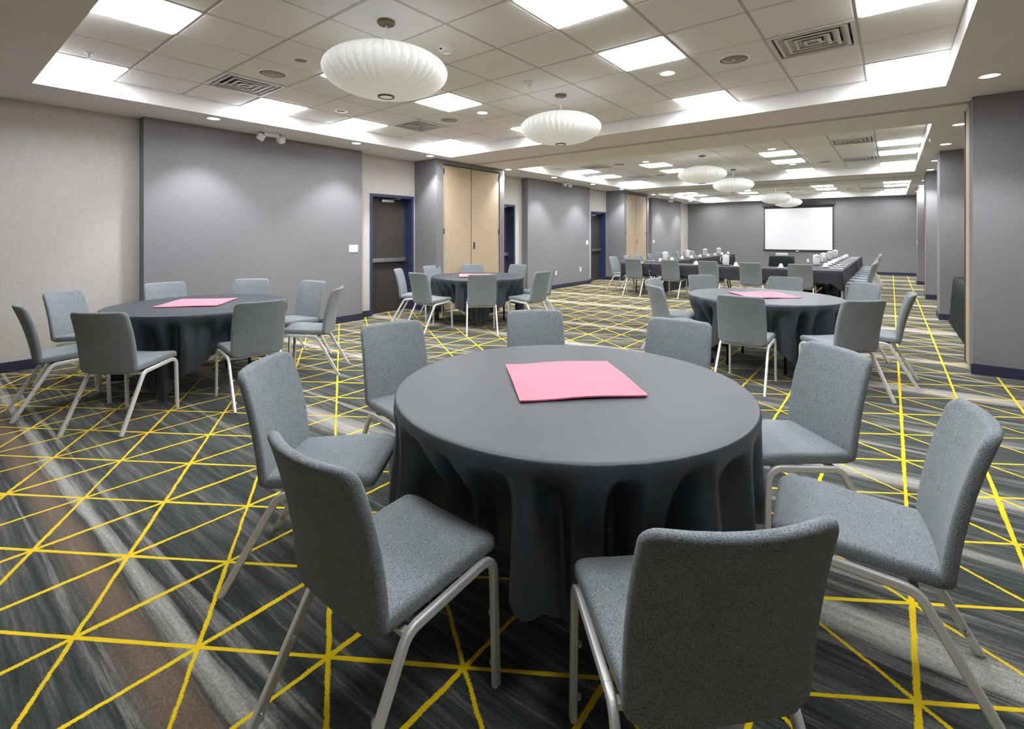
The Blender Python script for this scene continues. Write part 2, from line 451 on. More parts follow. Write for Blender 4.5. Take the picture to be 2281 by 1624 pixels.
bm = bmesh.new(); box(bm, XL-.45, XR+.2, YB, YB+.2, 0, ZT)
struct(mesh('wall_back', bm, 'grey_wall'), 'grey wallcovering end wall carrying the projection screen')
struct(mesh('baseboard_back', bx(XL, XR, YB-BT, YB, 0, BB), 'baseboard'), 'navy blue baseboard under the projection screen')
bm = bmesh.new(); box(bm, XL-.45, XR+.2, Y0-.2, Y0, 0, ZT)
struct(mesh('wall_front', bm, 'beige_wall'), 'beige wallcovering wall at the room end opposite the screen')

# ------------------------------------------------------------------ ceiling: soffit with three coffers of lay-in tiles
TX0, TX1 = -6.30, 0.41
PX, PY, GY = .61, .603, .115
TRAYS = [(0.0, .718, 6.145, 1), (7.68, 8.12, 13.825, 0), (15.4, 16.10, 21.55, 1)]
bm = bmesh.new()
box(bm, XL-.45, TX0, Y0-.2, YB+.2, ZS, ZT); box(bm, TX1, XR+.2, Y0-.2, YB+.2, ZS, ZT)
ed = [Y0-.2] + [v for t in TRAYS for v in (t[1], t[2])] + [YB+.2]
for a, b in zip(ed[0::2], ed[1::2]): box(bm, TX0, TX1, a, b, ZS, ZT)
box(bm, XL-.45, XR+.2, Y0-.2, YB+.2, ZT, ZT+.06)
ce = struct(mesh('ceiling', bm, 'paint'), 'off-white soffit with recessed coffers of square ceiling tiles')
LCOL, VENT = (-10, -7, -3, 0), {(-9, 3), (-9, 7), (-1, 7), (-1, 3)}
LROW = (1, 4, 6, 9)
tb = bmesh.new(); g = .010
v = box(tb, g, PX-g, g, PY-g, 0, .015)
bmesh.ops.bevel(tb, geom=[e for e in tb.edges if e.verts[0].co.z < .001 and e.verts[1].co.z < .001], offset=.006, segments=1, affect='EDGES')
tile_me = bpy.data.meshes.new('ceiling_tile'); bmesh.ops.recalc_face_normals(tb, faces=tb.faces[:]); tb.to_mesh(tile_me); tb.free(); tile_me.materials.append(M['tile'])
def gx(i): return -0.20 + PX*i
def gyy(off, j): return off + GY + PY*j
for off, ya, yb, jmin in TRAYS:
    gb = bmesh.new()
    for i in range(-10, 2): box(gb, gx(i)-.012, gx(i)+.012, ya, yb, ZC+.006, ZC+.03)
    for j in range(jmin, 11):
        y = gyy(off, j)
        if ya-.02 <= y <= yb+.02: box(gb, TX0, TX1, y-.012, y+.012, ZC+.0062, ZC+.0302)
    box(gb, TX0, TX1, ya, yb, ZC+.102, ZC+.11)
    mesh('ceiling_grid', gb, 'grid', ce)
    for j in range(jmin, 10):
        for i in range(-10, 1):
            if (i in LCOL and j in LROW) or (i, j) in VENT: continue
            y = gyy(off, j)
            if y < ya-.05:
                bmx = bx(g, PX-g, ya-y+g, PY-g, 0, .015); mesh('ceiling_tile', bmx, 'tile', ce, loc=(gx(i), y, ZC)); continue
            inst('ceiling_tile', tile_me, ce, (gx(i), y, ZC))
# partition tracks
for y in (7.06, 14.98):
    bm = bmesh.new()
    for d in (-.045, .045): box(bm, XP, .66, y+d-.012, y+d+.012, ZS-.006, ZS+.01)
    box(bm, XP, .66, y-.03, y+.03, ZS-.002, ZS+.01)
    mesh('partition_track', bm, 'grid', ce)

# ---------- troffers
lt = None
OFF = {(0, -3, 1): 'ceiling_light_offscreen', (0, 0, 1): 'panel_light_offscreen', (0, 0, 4): 'coffer_light_offscreen'}
GN = {0: 'above the round tables', 1: 'above the conference tables', 2: 'nearest the screen'}
for t, (off, ya, yb, jmin) in enumerate(TRAYS):
    for i in LCOL:
        for j in LROW:
            x, y = gx(i)+PX/2, gyy(off, j)+PY/2
            if lt is None:
                lt = empty('ceiling_light', (x, y, ZC))
                hx, hy = PX/2-.008, PY/2-.008
                bm = bmesh.new()
                for s in (-1, 1):
                    box(bm, min(s*hx, s*(hx-.022)), max(s*hx, s*(hx-.022)), -hy, hy, -.004, .03)
                    box(bm, -hx+.022, hx-.022, min(s*hy, s*(hy-.022)), max(s*hy, s*(hy-.022)), -.004, .03)
                mesh('frame', bm, 'white_metal', lt)
                mesh('diffuser', bx(-hx+.021, hx-.021, -hy+.021, hy-.021, -.014, .01, bevel=.006), 'troffer', lt)
                o = lt
            else: o = dup(lt, (x, y, ZC))
            cn = {-10: 'doors-side', -7: 'second doors-side', -3: 'second columns-side', 0: 'columns-side'}[i]
            rn = {1: 'row farthest from screen', 4: 'second row', 6: 'third row', 9: 'row nearest screen end'}[j]
            if (t, i, j) in OFF:                     # same coffer, above the top of the picture
                o.name = OFF[(t, i, j)]
                for c_ in o.children:
                    if c_.name.startswith('diffuser'): c_.name = OFF[(t, i, j)].replace('light', 'diffuser')
            tag(o, f'square panel light {GN[t]}, {cn} column, {rn}', 'ceiling light', 'ceiling panel lights')

# ---------- supply vents with concentric square louvres
vn = None
VL = {0: 'above the round tables', 1: 'above the conference tables', 2: 'nearest the screen'}
for t, (off, ya, yb, jmin) in enumerate(TRAYS):
    for (i, j) in sorted(VENT):
        x, y = gx(i)+PX/2, gyy(off, j)+PY/2
        if vn is None:
            vn = empty('ceiling_vent', (x, y, ZC)); o = vn; h = PX/2-.01
            bm = bmesh.new()
            for s in (-1, 1):
                box(bm, min(s*h, s*(h-.03)), max(s*h, s*(h-.03)), -h, h, -.006, .02); box(bm, -h+.03, h-.03, min(s*h, s*(h-.03)), max(s*h, s*(h-.03)), -.006, .02)
            mesh('frame', bm, 'vent', vn)
            bm = bmesh.new(); k_ = h-.025
            for s in (-1, 1):
                box(bm, min(s*k_, s*(k_-.004)), max(s*k_, s*(k_-.004)), -k_, k_, .018, .095); box(bm, -k_+.004, k_-.004, min(s*k_, s*(k_-.004)), max(s*k_, s*(k_-.004)), .018, .095)
            box(bm, -k_, k_, -k_, k_, .095, .099)
            mesh('duct_neck', bm, 'duct', vn)
            for q in range(4):
                ro = h-.05-.062*q; ri = ro-.048; bm = bmesh.new()
                A = [bm.verts.new((sx*ro, sy*ro, -.004)) for sx, sy in ((-1,-1),(1,-1),(1,1),(-1,1))]
                B = [bm.verts.new((sx*ri, sy*ri, .022)) for sx, sy in ((-1,-1),(1,-1),(1,1),(-1,1))]
                C_ = [bm.verts.new((sx*(ri+.003), sy*(ri+.003), .0235)) for sx, sy in ((-1,-1),(1,-1),(1,1),(-1,1))]
                D_ = [bm.verts.new((sx*(ro+.003), sy*(ro+.003), -.002)) for sx, sy in ((-1,-1),(1,-1),(1,1),(-1,1))]
                E_ = [bm.verts.new((sx*(ro-.020), sy*(ro-.020), -.0042)) for sx, sy in ((-1,-1),(1,-1),(1,1),(-1,1))]
                for P, Q in ((A, B), (B, C_), (C_, D_), (D_, A), (A, E_)):
                    for k in range(4): bm.faces.new((P[k], P[(k+1) % 4], Q[(k+1) % 4], Q[k]))
                mesh('louvre', bm, 'vent', vn)
        else: o = dup(vn, (x, y, ZC))
        side = 'on the door side' if i < -5 else 'on the column side'
        half = 'screenward' if j == 7 else 'away from screen'
        tag(o, f'square louvred air vent {VL[t]}, {side}, {half}', 'air vent', 'square louvred vents')

# ---------- downlights (soffit rows along both walls, and pairs in the coffers)
dl = None
def downlight(x, y, z, lab, grp):
    global dl
    if dl is None:
        dl = empty('downlight', (x, y, z)); o = dl
        mesh('trim_ring', lathe([(.062, .004), (.062, -.004), (.088, -.006), (.094, 0.0), (.094, .004)], 28), 'white_metal', dl, smooth=True)
        mesh('lens', lathe([(0, -.0005), (.063, -.0005), (.063, .004)], 24), 'can_lens', dl)
        L = bpy.data.lights.new('beam', 'SPOT'); L.energy = SPOT_W; L.spot_size = math.radians(98); L.spot_blend = .55; L.shadow_soft_size = .05; L.color = (.98, .97, 1.0)
        lo = bpy.data.objects.new('beam', L); lo.location = (0, 0, -.02); link(lo, dl)
    else: o = dup(dl, (x, y, z))
    tag(o, lab, 'downlight', grp)
ORD10 = ['tenth', 'ninth', 'eighth', 'seventh', 'sixth', 'fifth', 'fourth', 'third', 'second', 'first']
for q, y in enumerate((2.31, 4.30, 5.80, 8.05, 9.85, 11.8, 13.6, 16.1, 17.9, 20.0)):
    downlight(-6.48 if abs(y-5.8) > .1 else -6.47, y, ZS, f'{ORD10[q]} round downlight from the screen wall in the soffit along the doors', 'downlights along the wall with doors')
for q, y in enumerate((6.0, 8.38, 10.06, 12.16, 13.75, 16.3, 18.0, 20.3)):
    downlight(.69 if y > 14 or y < 9 else .67, y, ZS, f'{ORD10[q+2]} round downlight from the screen wall in the soffit along the columns', 'downlights along the grey columns')
for t, (off, ya, yb, jmin) in enumerate(TRAYS):
    for i, j in (((-7, 7), (-3, 7)), ((-7, 3), (-3, 3), (-3, 7)), ((-3, 3), (-3, 7)))[t]:
            downlight(gx(i)+PX/2, gyy(off, j)+PY/2, ZC, f'small round downlight in a tile {GN[t]}, {"doors" if i < -5 else "columns"} side, {"screenward" if j == 7 else "away from screen"}', f'tile downlights {GN[t]}')

# ---------- round ceiling speakers, detectors, sprinklers
sk = None
for t, (off, ya, yb, jmin) in enumerate(TRAYS):
    for i, j in ((-8, 3), (-2, 7), (-8, 7)):
        x, y = gx(i)+PX/2, gyy(off, j)+PY/2
        if sk is None:
            sk = empty('ceiling_speaker', (x, y, ZC)); o = sk
            mesh('rim', lathe([(.118, .002), (.118, -.008), (.130, -.008), (.136, 0), (.136, .002)], 32), 'white_metal', sk, smooth=True)
            mesh('grille', lathe([(0, -.010), (.05, -.009), (.118, -.004), (.118, .002)], 32), 'speaker', sk, smooth=True)
            mesh('centre_badge', lathe([(0, -.013), (.010, -.012), (.012, -.009)], 10), 'white_metal', sk)
        else: o = dup(sk, (x, y, ZC))
        tag(o, f'round taupe ceiling speaker {GN[t]}, {"doors" if i<-5 else "columns"} side{", screenward" if i<-5 and j==7 else ""}', 'speaker', 'ceiling speakers')
def smoke(x, y, lab):
    o = empty('smoke_detector', (x, y, ZC))
    mesh('base', lathe([(0, 0), (.075, 0), (.075, -.014), (.066, -.018), (0, -.018)], 24), 'plate', o)
    mesh('sensor_head', lathe([(.058, -.018), (.055, -.034), (.040, -.046), (0, -.050)], 24), 'plate', o, smooth=True)
    mesh('indicator', bx(-.012, .012, -.060, -.050, -.036, -.026), 'black_metal', o)
    tag(o, lab, 'detector')
smoke(-2.96, 2.83, 'round white smoke detector on the tile beside the nearer saucer pendant')
def sensor(x, y, lab):
    o = empty('motion_sensor', (x, y, ZC), .3)
    mesh('base', bx(-.055, .055, -.045, .045, -.03, 0, bevel=.006), 'plate', o)
    mesh('lens_dome', lathe([(.03, -.03), (.026, -.045), (.012, -.054), (0, -.056)], 16), 'white_metal', o, smooth=True)
    tag(o, lab, 'sensor')
sensor(-2.95, 4.02, 'small boxy white motion sensor between the two front saucer pendants')
def ring_light(x, y, lab):
    o = empty('ceiling_ring', (x, y, ZC))
    mesh('rim', lathe([(.052, .002), (.055, -.006), (.075, -.006), (.078, .002)], 24), 'plate', o, smooth=True)
    mesh('centre_plate', lathe([(0, -.003), (.053, -.003), (.053, .002)], 24), 'speaker', o)
    tag(o, lab, 'ceiling fitting')
ring_light(-4.216, 2.219, 'small white ring fitting flush in the tile beside the nearer saucer pendant')
ring_light(-5.52, 3.44, 'small white ring fitting flush in a tile near the vent by the doors')
sp0 = None
for x, y, z, lab in ((-5.50, .98, ZC, 'fire sprinkler in the tile between two panel lights at the coffer corner'), (-1.125, 5.23, ZC, 'fire sprinkler in the tile beside the ceiling speaker by the columns'), (-5.33, 5.07, ZC, 'fire sprinkler in the tile beyond the vent by the doors'),
                    (.45, 9.3, ZS, 'fire sprinkler in the soffit beside the downlights by the columns')):
    if sp0 is None:
        sp0 = empty('sprinkler', (x, y, z)); o = sp0
        mesh('escutcheon', lathe([(0, -.008), (.022, -.008), (.034, 0), (.034, .002)], 16), 'white_metal', o, smooth=True)
        mesh('stem', lathe([(0, -.045), (.007, -.045), (.009, -.008), (0, -.008)], 8), 'steel', o)
        mesh('deflector', lathe([(0, -.05), (.017, -.049), (.017, -.045), (0, -.044)], 12), 'steel', o)
    else: o = dup(sp0, (x, y, z))
    tag(o, lab, 'sprinkler')

# ---------- emergency lights
em = None
for (y, lab) in ((3.14, 'white twin-head emergency light over the grey panel by the beige-wall table'), (10.95, 'white twin-head emergency light over the grey panel between second and third doors'), (18.6, 'white twin-head emergency light over the grey panel closest to the screen wall')):
    if em is None:
        em = empty('emergency_light', (-6.80, y, ZS)); o = em
        mesh('body', bx(-.05, .05, -.10, .10, -.045, 0, bevel=.01), 'plate', em)
        for s in (-1, 1):
            hd = mesh('lamp_head', bx(-.045, .045, -.045, .045, -.05, .04, bevel=.012), 'plate', em, loc=(0.02, s*.135, -.065)); hd.rotation_euler = (s*.5, .45, s*.3)
            mesh('lamp_lens', bx(.044, .050, -.034, .034, -.038, .03), 'screen', hd)
    else: o = dup(em, (-6.80, y, ZS))
    tag(o, lab, 'emergency light', 'emergency lights')

# ---------- saucer pendants
pe = None
PENDS = [(2.215, 'white ribbed saucer pendant above the round table in the open floor', -2.955), (4.60, 'white ribbed saucer pendant above the gap beside the partition beam', -2.94), (9.85, 'white ribbed saucer pendant just beyond the partition beam', -2.96), (12.35, 'white ribbed saucer pendant above the conference front row', -2.98), (17.6, 'white ribbed saucer pendant before the projection screen, further from it', -2.96), (20.0, 'white ribbed saucer pendant hanging right before the projection screen', -2.96)]
for y, lab, x in PENDS:
    if pe is None:
        pe = empty('saucer_pendant', (x, y, ZC)); o = pe
        mesh('canopy', lathe([(0, 0), (.065, 0), (.065, -.02), (.055, -.026), (.012, -.028), (.010, -.036), (0, -.036)], 28), 'brass', pe, smooth=False)
        mesh('stem', lathe([(0, -.02), (.007, -.02), (.007, -.22), (0, -.22)], 8), 'china', pe)
        R, N = .455, 44; zc, up_, dn = -.375, .165, .185; prof = []
        for k in range(25):
            a = PI*(k/24)                     # 0 top .. pi bottom
            r = R*(abs(math.sin(a))**1.0); z = zc + (up_ if a < PI/2 else dn)*math.cos(a)
            prof.append((max(r, .045), z))
        def mod(th, k):
            f = abs(math.sin(th*N/2)); a = PI*k/24
            return 1 - .040*(1-f)**2*min(1, math.sin(a)*1.5+.2)
        sh = mesh('shade', lathe(prof, N*6, mod=mod), 'shade', pe, smooth=True)
        mesh('top_ring', lathe([(.0, zc+up_+.012), (.05, zc+up_+.012), (.055, zc+up_-.002), (0, zc+up_-.002)], 24), 'brass', pe)
        mesh('bottom_ring', lathe([(.048, zc-dn+.006), (.048, zc-dn-.008), (.060, zc-dn-.008), (.064, zc-dn+.006)], 28), 'brass', pe)
        mesh('bottom_cap', lathe([(0, zc-dn-.005), (.049, zc-dn-.005), (.049, zc-dn+.004), (0, zc-dn+.004)], 24), 'shade', pe)
    else: o = dup(pe, (x, y, ZC))
    tag(o, lab, 'pendant lamp', 'saucer pendants')

# ------------------------------------------------------------------ chairs
ROD = rrect(.0100, .0142, .0050, 2)
def build_chair(detail):
    root = empty('banquet_chair')
    # seat
    def dseat(x, y, w):
        taper = 1 + .035*(y/.21)
        z = .424 + .026*(y+.23)/.46 - (0.018*max(0, (y-.15)/.08)**2) + .007*(x/.2)**2
        return Vector((x*taper, y+.028, z + w))
    mesh('seat', pad(.203, .234, .046, .054, .020, dseat, bulge=.004), 'chair_fabric', root, smooth=True)
    # back: slightly raked, hollow to the sitter, wraps into the seat at its foot
    def dback(x, v, w):
        h = (v+.225)/.45                                  # 0 foot .. 1 top
        y = -.162 - .045*h - .075*h*h + .035*max(0, .18-h)/.18*0
        y += -.030 + .030*(x/.2)**2*(.35+.65*h)*1.3 + w
        return Vector((x*(1+.025*math.sin(PI*h)-.02*h), y, .412 + .460*h))
    mesh('backrest', pad(.208, .225, .036, .038, .017, dback, bulge=.003), 'chair_fabric', root, smooth=True)
    for s in (-1, 1):
        xx = s*.2065
        f0, f1 = Vector((xx*1.01, .240, 0)), Vector((xx, .228, .418))
        r1 = Vector((xx, -.112, .393)); r0 = Vector((xx*1.06, -.335, 0))
        a1 = arc(f0, f1, r1, .055, 9); a2 = arc(f1, r1, r0, .060, 8)
        lf = mesh('leg', sweep([f0]+a1, ROD), 'chrome', root, smooth=False)
        mesh('seat_rail', sweep([a1[-1], a2[0]], ROD), 'chrome', root, smooth=False)
        lr = mesh('leg', sweep(a2+[r0], ROD), 'chrome', root, smooth=False)
        if detail:
            for lg, p, q in ((lf, f0, a1[0]), (lr, r0, a2[-1])):
                for t in (.18, .62):
                    c = p.lerp(q, t); ix = -s*.013
                    bm = bmesh.new(); box(bm, c.x+min(ix, ix*1.5)-.004, c.x+max(ix, ix*1.5)+.004, c.y-.007, c.y+.007, c.z-.010, c.z+.010)
                    bmesh.ops.bevel(bm, geom=bm.edges[:], offset=.004, segments=2, affect='EDGES')
                    mesh('stacking_bumper', bm, 'clear_plastic', lg, smooth=True)
    for y, z in ((-.108, .384), (.17, .404)):
        mesh('cross_bar', bx(-.2, .2, y-.012, y+.012, z-.008, z+.008, bevel=.003), 'chrome', root)
    return root
chair_d = build_chair(True); chair_s = build_chair(False); used = {'d': False, 's': False}
TOPY = -.274                                             # local y of the middle of the back's top edge
def chair(xt, yt, face, lab, grp, detail=False):
    """(xt,yt): where the middle of the back's top edge is; face: direction the sitter looks"""
    k = 'd' if detail else 's'; proto = chair_d if detail else chair_s
    rz = face - PI/2
    loc = (xt - TOPY*math.cos(face), yt - TOPY*math.sin(face), 0)
    if not used[k]:
        used[k] = True; o = proto; o.location = loc; o.rotation_euler = (0, 0, rz)
    else: o = dup(proto, loc, rz)
    return tag(o, lab, 'chair', grp)

# ------------------------------------------------------------------ round tables with square cloths
TZ = .752; TR = .765
def smooth01(t): t = max(0, min(1, t)); return t*t*(3-2*t)
def cloth_mesh(seed, push=()):
    rnd = random.Random(seed); bm = bmesh.new(); N = 320
    ph = [rnd.uniform(0, 2*PI) for _ in range(6)]
    HS = 1.14
    rows = []; c = bm.verts.new((0, 0, TZ))
    rad = [.15, .3, .45, .6, .70, .75]
    for r in rad: rows.append([bm.verts.new((r*math.cos(2*PI*i/N), r*math.sin(2*PI*i/N), TZ + .0008*math.sin(5*r*9+ph[0]+3*2*PI*i/N))) for i in range(N)])
    rows.append([bm.verts.new(((TR-.001)*math.cos(2*PI*i/N), (TR-.001)*math.sin(2*PI*i/N), TZ-.0015)) for i in range(N)])
    rows.append([bm.verts.new(((TR+.006)*math.cos(2*PI*i/N), (TR+.006)*math.sin(2*PI*i/N), TZ-.007)) for i in range(N)])
    ns = 18
    for k in range(1, ns+1):
        row = []
        for i in range(N):
            th = 2*PI*i/N
            m_ = max(abs(math.cos(th)), abs(math.sin(th))); ext = HS/m_ - TR
            # rounded corners of the cloth
            ext = min(ext, .86)
            corner = 1 - min(1, abs(((th/(PI/2)) % 1) - .5)*2*1.25)      # 1 at the corner diagonal
            corner = max(0, corner)
            s = ext*k/ns
            drop = TZ-.012
            vs = min(s, drop)
            fold = math.cos(24*th + ph[1] + 1.1*math.sin(3*th+ph[2])) + .5*math.cos(39*th + ph[3] + .8*math.sin(5*th+ph[4]))
            sharp = math.copysign(abs(fold)**.75, fold)
            amp = smooth01((vs-.020)/.12)*(.046 + .024*corner)
            ridge = TR + .008 + vs*(.055+.07*corner)     # folds fall inward from a gently flaring envelope
            z = TZ - .008 - vs*.985
            if s > drop: ridge += (s-drop)*.6; z = .008 + .012*(1+math.cos(21*th+ph[1]))*.5
            z = max(z, .006)
            for an, q, lat0 in push:                 # pressed in by the seats pushed against it
                dth = (th-an+PI) % (2*PI) - PI
                if abs(dth) > .9: continue
                lim = q/math.cos(dth)
                f = (1-smooth01((abs(ridge*math.sin(dth)-lat0)-.240)/.06))*(1-smooth01((z-.47)/.25))
                if ridge > lim: ridge += (lim-ridge)*f
            r = max(.575, ridge - amp*(1-max(-1, min(1, sharp*.75))))
            row.append(bm.verts.new((r*math.cos(th), r*math.sin(th), z)))
        rows.append(row)
    for i in range(N): bm.faces.new((c, rows[0][i], rows[0][(i+1) % N]))
    for a, b in zip(rows, rows[1:]):
        for i in range(N): bm.faces.new((a[i], b[i], b[(i+1) % N], a[(i+1) % N]))
    return bm
def round_table(cx, cy, phrase, seed, push):
    t = empty('round_table', (cx, cy, 0))
    mesh('tabletop', lathe([(0, TZ-.006), (TR-.018, TZ-.006), (TR-.014, TZ-.012), (TR-.014, TZ-.024), (TR-.018, TZ-.028), (0, TZ-.034)], 64), 'table_wood', t)
    for a in (PI/4+.1, 3*PI/4-.1, 5*PI/4+.1, 7*PI/4-.1):
        p = Vector((math.cos(a), math.sin(a), 0))
        path = [p*.50 + Vector((0, 0, TZ-.03)), p*.48 + Vector((0, 0, .42)), p*.44 + Vector((0, 0, .32)), p*.44 + Vector((0, 0, 0))]
        mesh('leg', sweep(path, ellipse(.014, .014, 8), up=Vector((-p.y, p.x, 0))), 'black_metal', t, smooth=True)
    mesh('leg_brace', bx(-.36, .36, -.012, .012, .56, .59), 'black_metal', t)
    tag(t, f'round folding table under a black cloth, {phrase}', 'table', 'round banquet tables')
    c = mesh('tablecloth', cloth_mesh(seed, push), 'cloth', None, smooth=True, loc=(cx, cy, 0))
    tag(c, f'square black cloth draped over the round table {phrase}', 'tablecloth', 'round table cloths')
def napkin(cx, cy, rz, phrase, h=.268):
    bm = bmesh.new(); n = 12; top = []; bot = []
    rnd = random.Random(int(cx*100+cy*10)); p1, p2 = rnd.uniform(0, 6), rnd.uniform(0, 6)
    for i in range(n+1):
        for j in range(n+1):
            u, v = i/n*2-1, j/n*2-1; e = max(abs(u), abs(v))
            lift = .004*max(0, e-.6)/.4*(1+math.sin(3.1*u+p1)*math.sin(2.7*v+p2)) + .0045*max(0, abs(u)+abs(v)-1.55)
            top.append(bm.verts.new((u*h, v*h*1.01+.003*math.sin(3*u+p1), .006+lift))); bot.append(bm.verts.new((u*h, v*h*1.01+.003*math.sin(3*u+p1), .0005+lift*.9)))
    k = n+1
    for i in range(n):
        for j in range(n):
            q = [i*k+j, (i+1)*k+j, (i+1)*k+j+1, i*k+j+1]
            bm.faces.new([top[a] for a in q]); bm.faces.new([bot[a] for a in q[::-1]])
    rim = [i*k for i in range(n)] + [n*k+j for j in range(n)] + [i*k+n for i in range(n, 0, -1)] + [j for j in range(n, 0, -1)]
    for a, b in zip(rim, rim[1:]+rim[:1]): bm.faces.new((top[a], bot[a], bot[b], top[b]))
    o = mesh('centre_cloth', bm, 'pink', None, smooth=False, loc=(cx, cy, TZ+.0008), rz=rz)
    tag(o, f'pink square cloth at the centre of the round table {phrase}', 'table mat', 'pink centre cloths')

PH = {'near': ('standing in the open floor', 'table in open floor'), 'left': ('beside the long beige wall', 'table by beige wall'), 'mid': ('before the tan closet doors', 'table by tan doors'), 'right': ('next to the conference tables', 'table nearest conference tables')}
TC = {'near': (-1.142, 1.861), 'left': (-5.34, 1.79), 'mid': (-5.40, 5.90), 'right': (-1.129, 5.93)}
NAP = {'near': (-1.168, 1.90, .79), 'left': (-5.372, 1.775, .86), 'mid': (-5.42, 5.86, .80), 'right': (-1.12, 5.94, .70)}
DIRS = {0: 'back to the grey columns', 45: 'back to screen and columns', 90: 'back to the projection screen', 135: 'back to screen and doors wall', 180: 'back to the doors wall', -135: 'facing screen and columns', -90: 'facing the projection screen', -45: 'facing screen and doors wall'}
# (angle class, x, y of back-top middle, turn of the chair off the straight line to the table centre in degrees)
CH_ = {'near': [(-90, -1.187, .640, 0), (-135, -2.15, .97, -7), (180, -2.46, 1.885, -12), (135, -2.055, 2.86, 0), (90, -1.079, 3.12, 0), (45, -.205, 2.80, 0), (0, .20, 2.03, 6), (-45, -.221, .996, 0)],
 'left': [(-90, -5.43, .555, -3), (-135, -6.42, .94, -6), (180, -6.68, 1.865, 0), (135, -6.36, 2.71, 0), (90, -5.50, 3.06, 12), (45, -4.60, 2.83, 0), (0, -4.15, 1.845, -6), (-45, -4.47, .845, -7)],
 'mid': [(-135, -6.40, 5.03, -8), (180, -6.60, 5.95, 0), (135, -6.36, 6.78, 0), (90, -5.55, 7.20, 0), (45, -4.62, 6.98, 0), (0, -4.165, 6.02, 0), (-45, -4.55, 5.06, 0), (-90, -5.50, 4.68, 0)],
 'right': [(180, -2.38, 5.91, 0), (-135, -2.06, 5.12, 0), (135, -2.08, 6.90, 0), (90, -1.10, 7.25, 0), (45, -.22, 6.90, 0), (0, .147, 5.941, 0), (-45, -.173, 5.065, 0), (-90, -1.09, 4.74, 0)]}
for sd, k in enumerate(TC):
    push = []
    for a, x, y, turn in CH_[k]:
        fc = math.radians(a+180+turn); dx_, dy_ = x+.54*math.cos(fc)-TC[k][0], y+.54*math.sin(fc)-TC[k][1]
        nx_, ny_ = -math.cos(fc), -math.sin(fc)      # from the table toward the chair
        push.append((math.atan2(ny_, nx_), dx_*nx_+dy_*ny_-.024, -dx_*ny_+dy_*nx_))
    round_table(*TC[k], PH[k][0], 11+sd, push)
    napkin(*NAP[k], PH[k][0])
    for a, x, y, turn in CH_[k]:
        face = math.radians(a+180+turn)
        chair(x, y, face, f'grey chair at {PH[k][1]}, {DIRS[a]}', f'chairs at the {PH[k][1]}', detail=(k in ('near', 'left')))

# ------------------------------------------------------------------ conference tables
def long_cloth(x0, x1, y0, y1, hem, name_lab, mat='long_cloth', grp=None, waves=9.0, amp=.010, flare=.035, to_floor=(), flush=(), tight=()):
    """rectangular cloth; hem height per side; to_floor sides hang as a pleated skirt"""
    bm = bmesh.new(); per = []
    def side(p, q, nrm, key, n):
        for i in range(n): per.append((p[0]+(q[0]-p[0])*i/n, p[1]+(q[1]-p[1])*i/n, nrm, key))
    nx, ny = max(24, int((x1-x0)*36)), max(24, int((y1-y0)*36))
    side((x0, y0), (x1, y0), (0, -1), 'S', nx); side((x1, y0), (x1, y1), (1, 0), 'E', ny); side((x1, y1), (x0, y1), (0, 1), 'N', nx); side((x0, y1), (x0, y0), (-1, 0), 'W', ny)
    rows = [[], []]
    rnd = random.Random(int(x0*31+y0*17)); ph = rnd.uniform(0, 6)
    for lev in range(7):
        row = []
        for idx, (x, y, n_, key) in enumerate(per):
            l = idx*.028
            if lev == 0: row.append(bm.verts.new((x, y, TZ))); continue
            if lev == 1: e_ = .0005 if key in flush else .002 if key in tight else .004; row.append(bm.verts.new((x+n_[0]*e_, y+n_[1]*e_, TZ-.006))); continue
            t = (lev-1)/5; fl_ = key in to_floor
            if key in flush:
                row.append(bm.verts.new((x+n_[0]*.0005, y+n_[1]*.0005, TZ-.006-.02*t))); continue
            hz = .012 if fl_ else hem + .012*math.sin(l*1.1+ph)
            # cloth corners hang lower
            dc = min([math.hypot(x-(x0 if kx == 'W' else x1), y-(y0 if ky == 'S' else y1)) for kx in 'WE' for ky in 'SN' if kx not in flush and ky not in flush] + [9])
            if not fl_: hz = max(.02, hz - .14*max(0, 1-dc/.16))
            w = amp*t*(math.sin(l*waves+ph) + .5*math.sin(l*waves*1.7+ph)) if not fl_ else .010*min(1, t*4)*math.sin(l*52)
            off = .006 + flare*t*(0.25 if fl_ else .5) + w + .012*t
            if key in tight: off = .002
            row.append(bm.verts.new((x+n_[0]*off, y+n_[1]*off, TZ-.006-(TZ-.006-hz)*t)))
        if lev < 2: rows[lev] = row
        else: rows.append(row)
    bm.faces.new(rows[0]); k = len(per)
    for a, b in zip(rows, rows[1:]):
        for i in range(k): bm.faces.new((a[i], b[i], b[(i+1) % k], a[(i+1) % k]))
    o = mesh('tablecloth', bm, mat, None, smooth=True)
    o.data.polygons[0].use_smooth = False
    return tag(o, name_lab, 'tablecloth', grp)
def long_table(x0, x1, y0, y1, lab, grp):
    t = empty('folding_table', ((x0+x1)/2, (y0+y1)/2, 0)); hx, hy = (x1-x0)/2-.006, (y1-y0)/2-.006
    mesh('tabletop', bx(-hx, hx, -hy, hy, TZ-.03, TZ-.005, bevel=.004), 'table_wood', t)
    for sx in (-1, 1):
        for sy in (-1, 1):
            ax, ay = sx*(hx-.10), (sy*(hy-.12) if hy > .5 else (.10 if sy < 0 else .28))
            if hx < .5 and hy > .5: ax = sx*.16
            mesh('leg', sweep([(ax, ay, TZ-.03), (ax, ay, .35), (ax*.97, ay*.97, .3), (ax*.97, ay*.97, 0)], ellipse(.013, .013, 6), up=Vector((1, 0, 0))), 'black_metal', t, smooth=True)
    by = .19 if hy < .5 else 0
    mesh('leg_brace', bx(-hx+.1, hx-.1, by-.01, by+.01, .42, .44), 'black_metal', t)
    return tag(t, lab, 'table', grp)
YF0, YF1 = 10.88, 11.62
LX0, LX1 = -5.20, -4.46
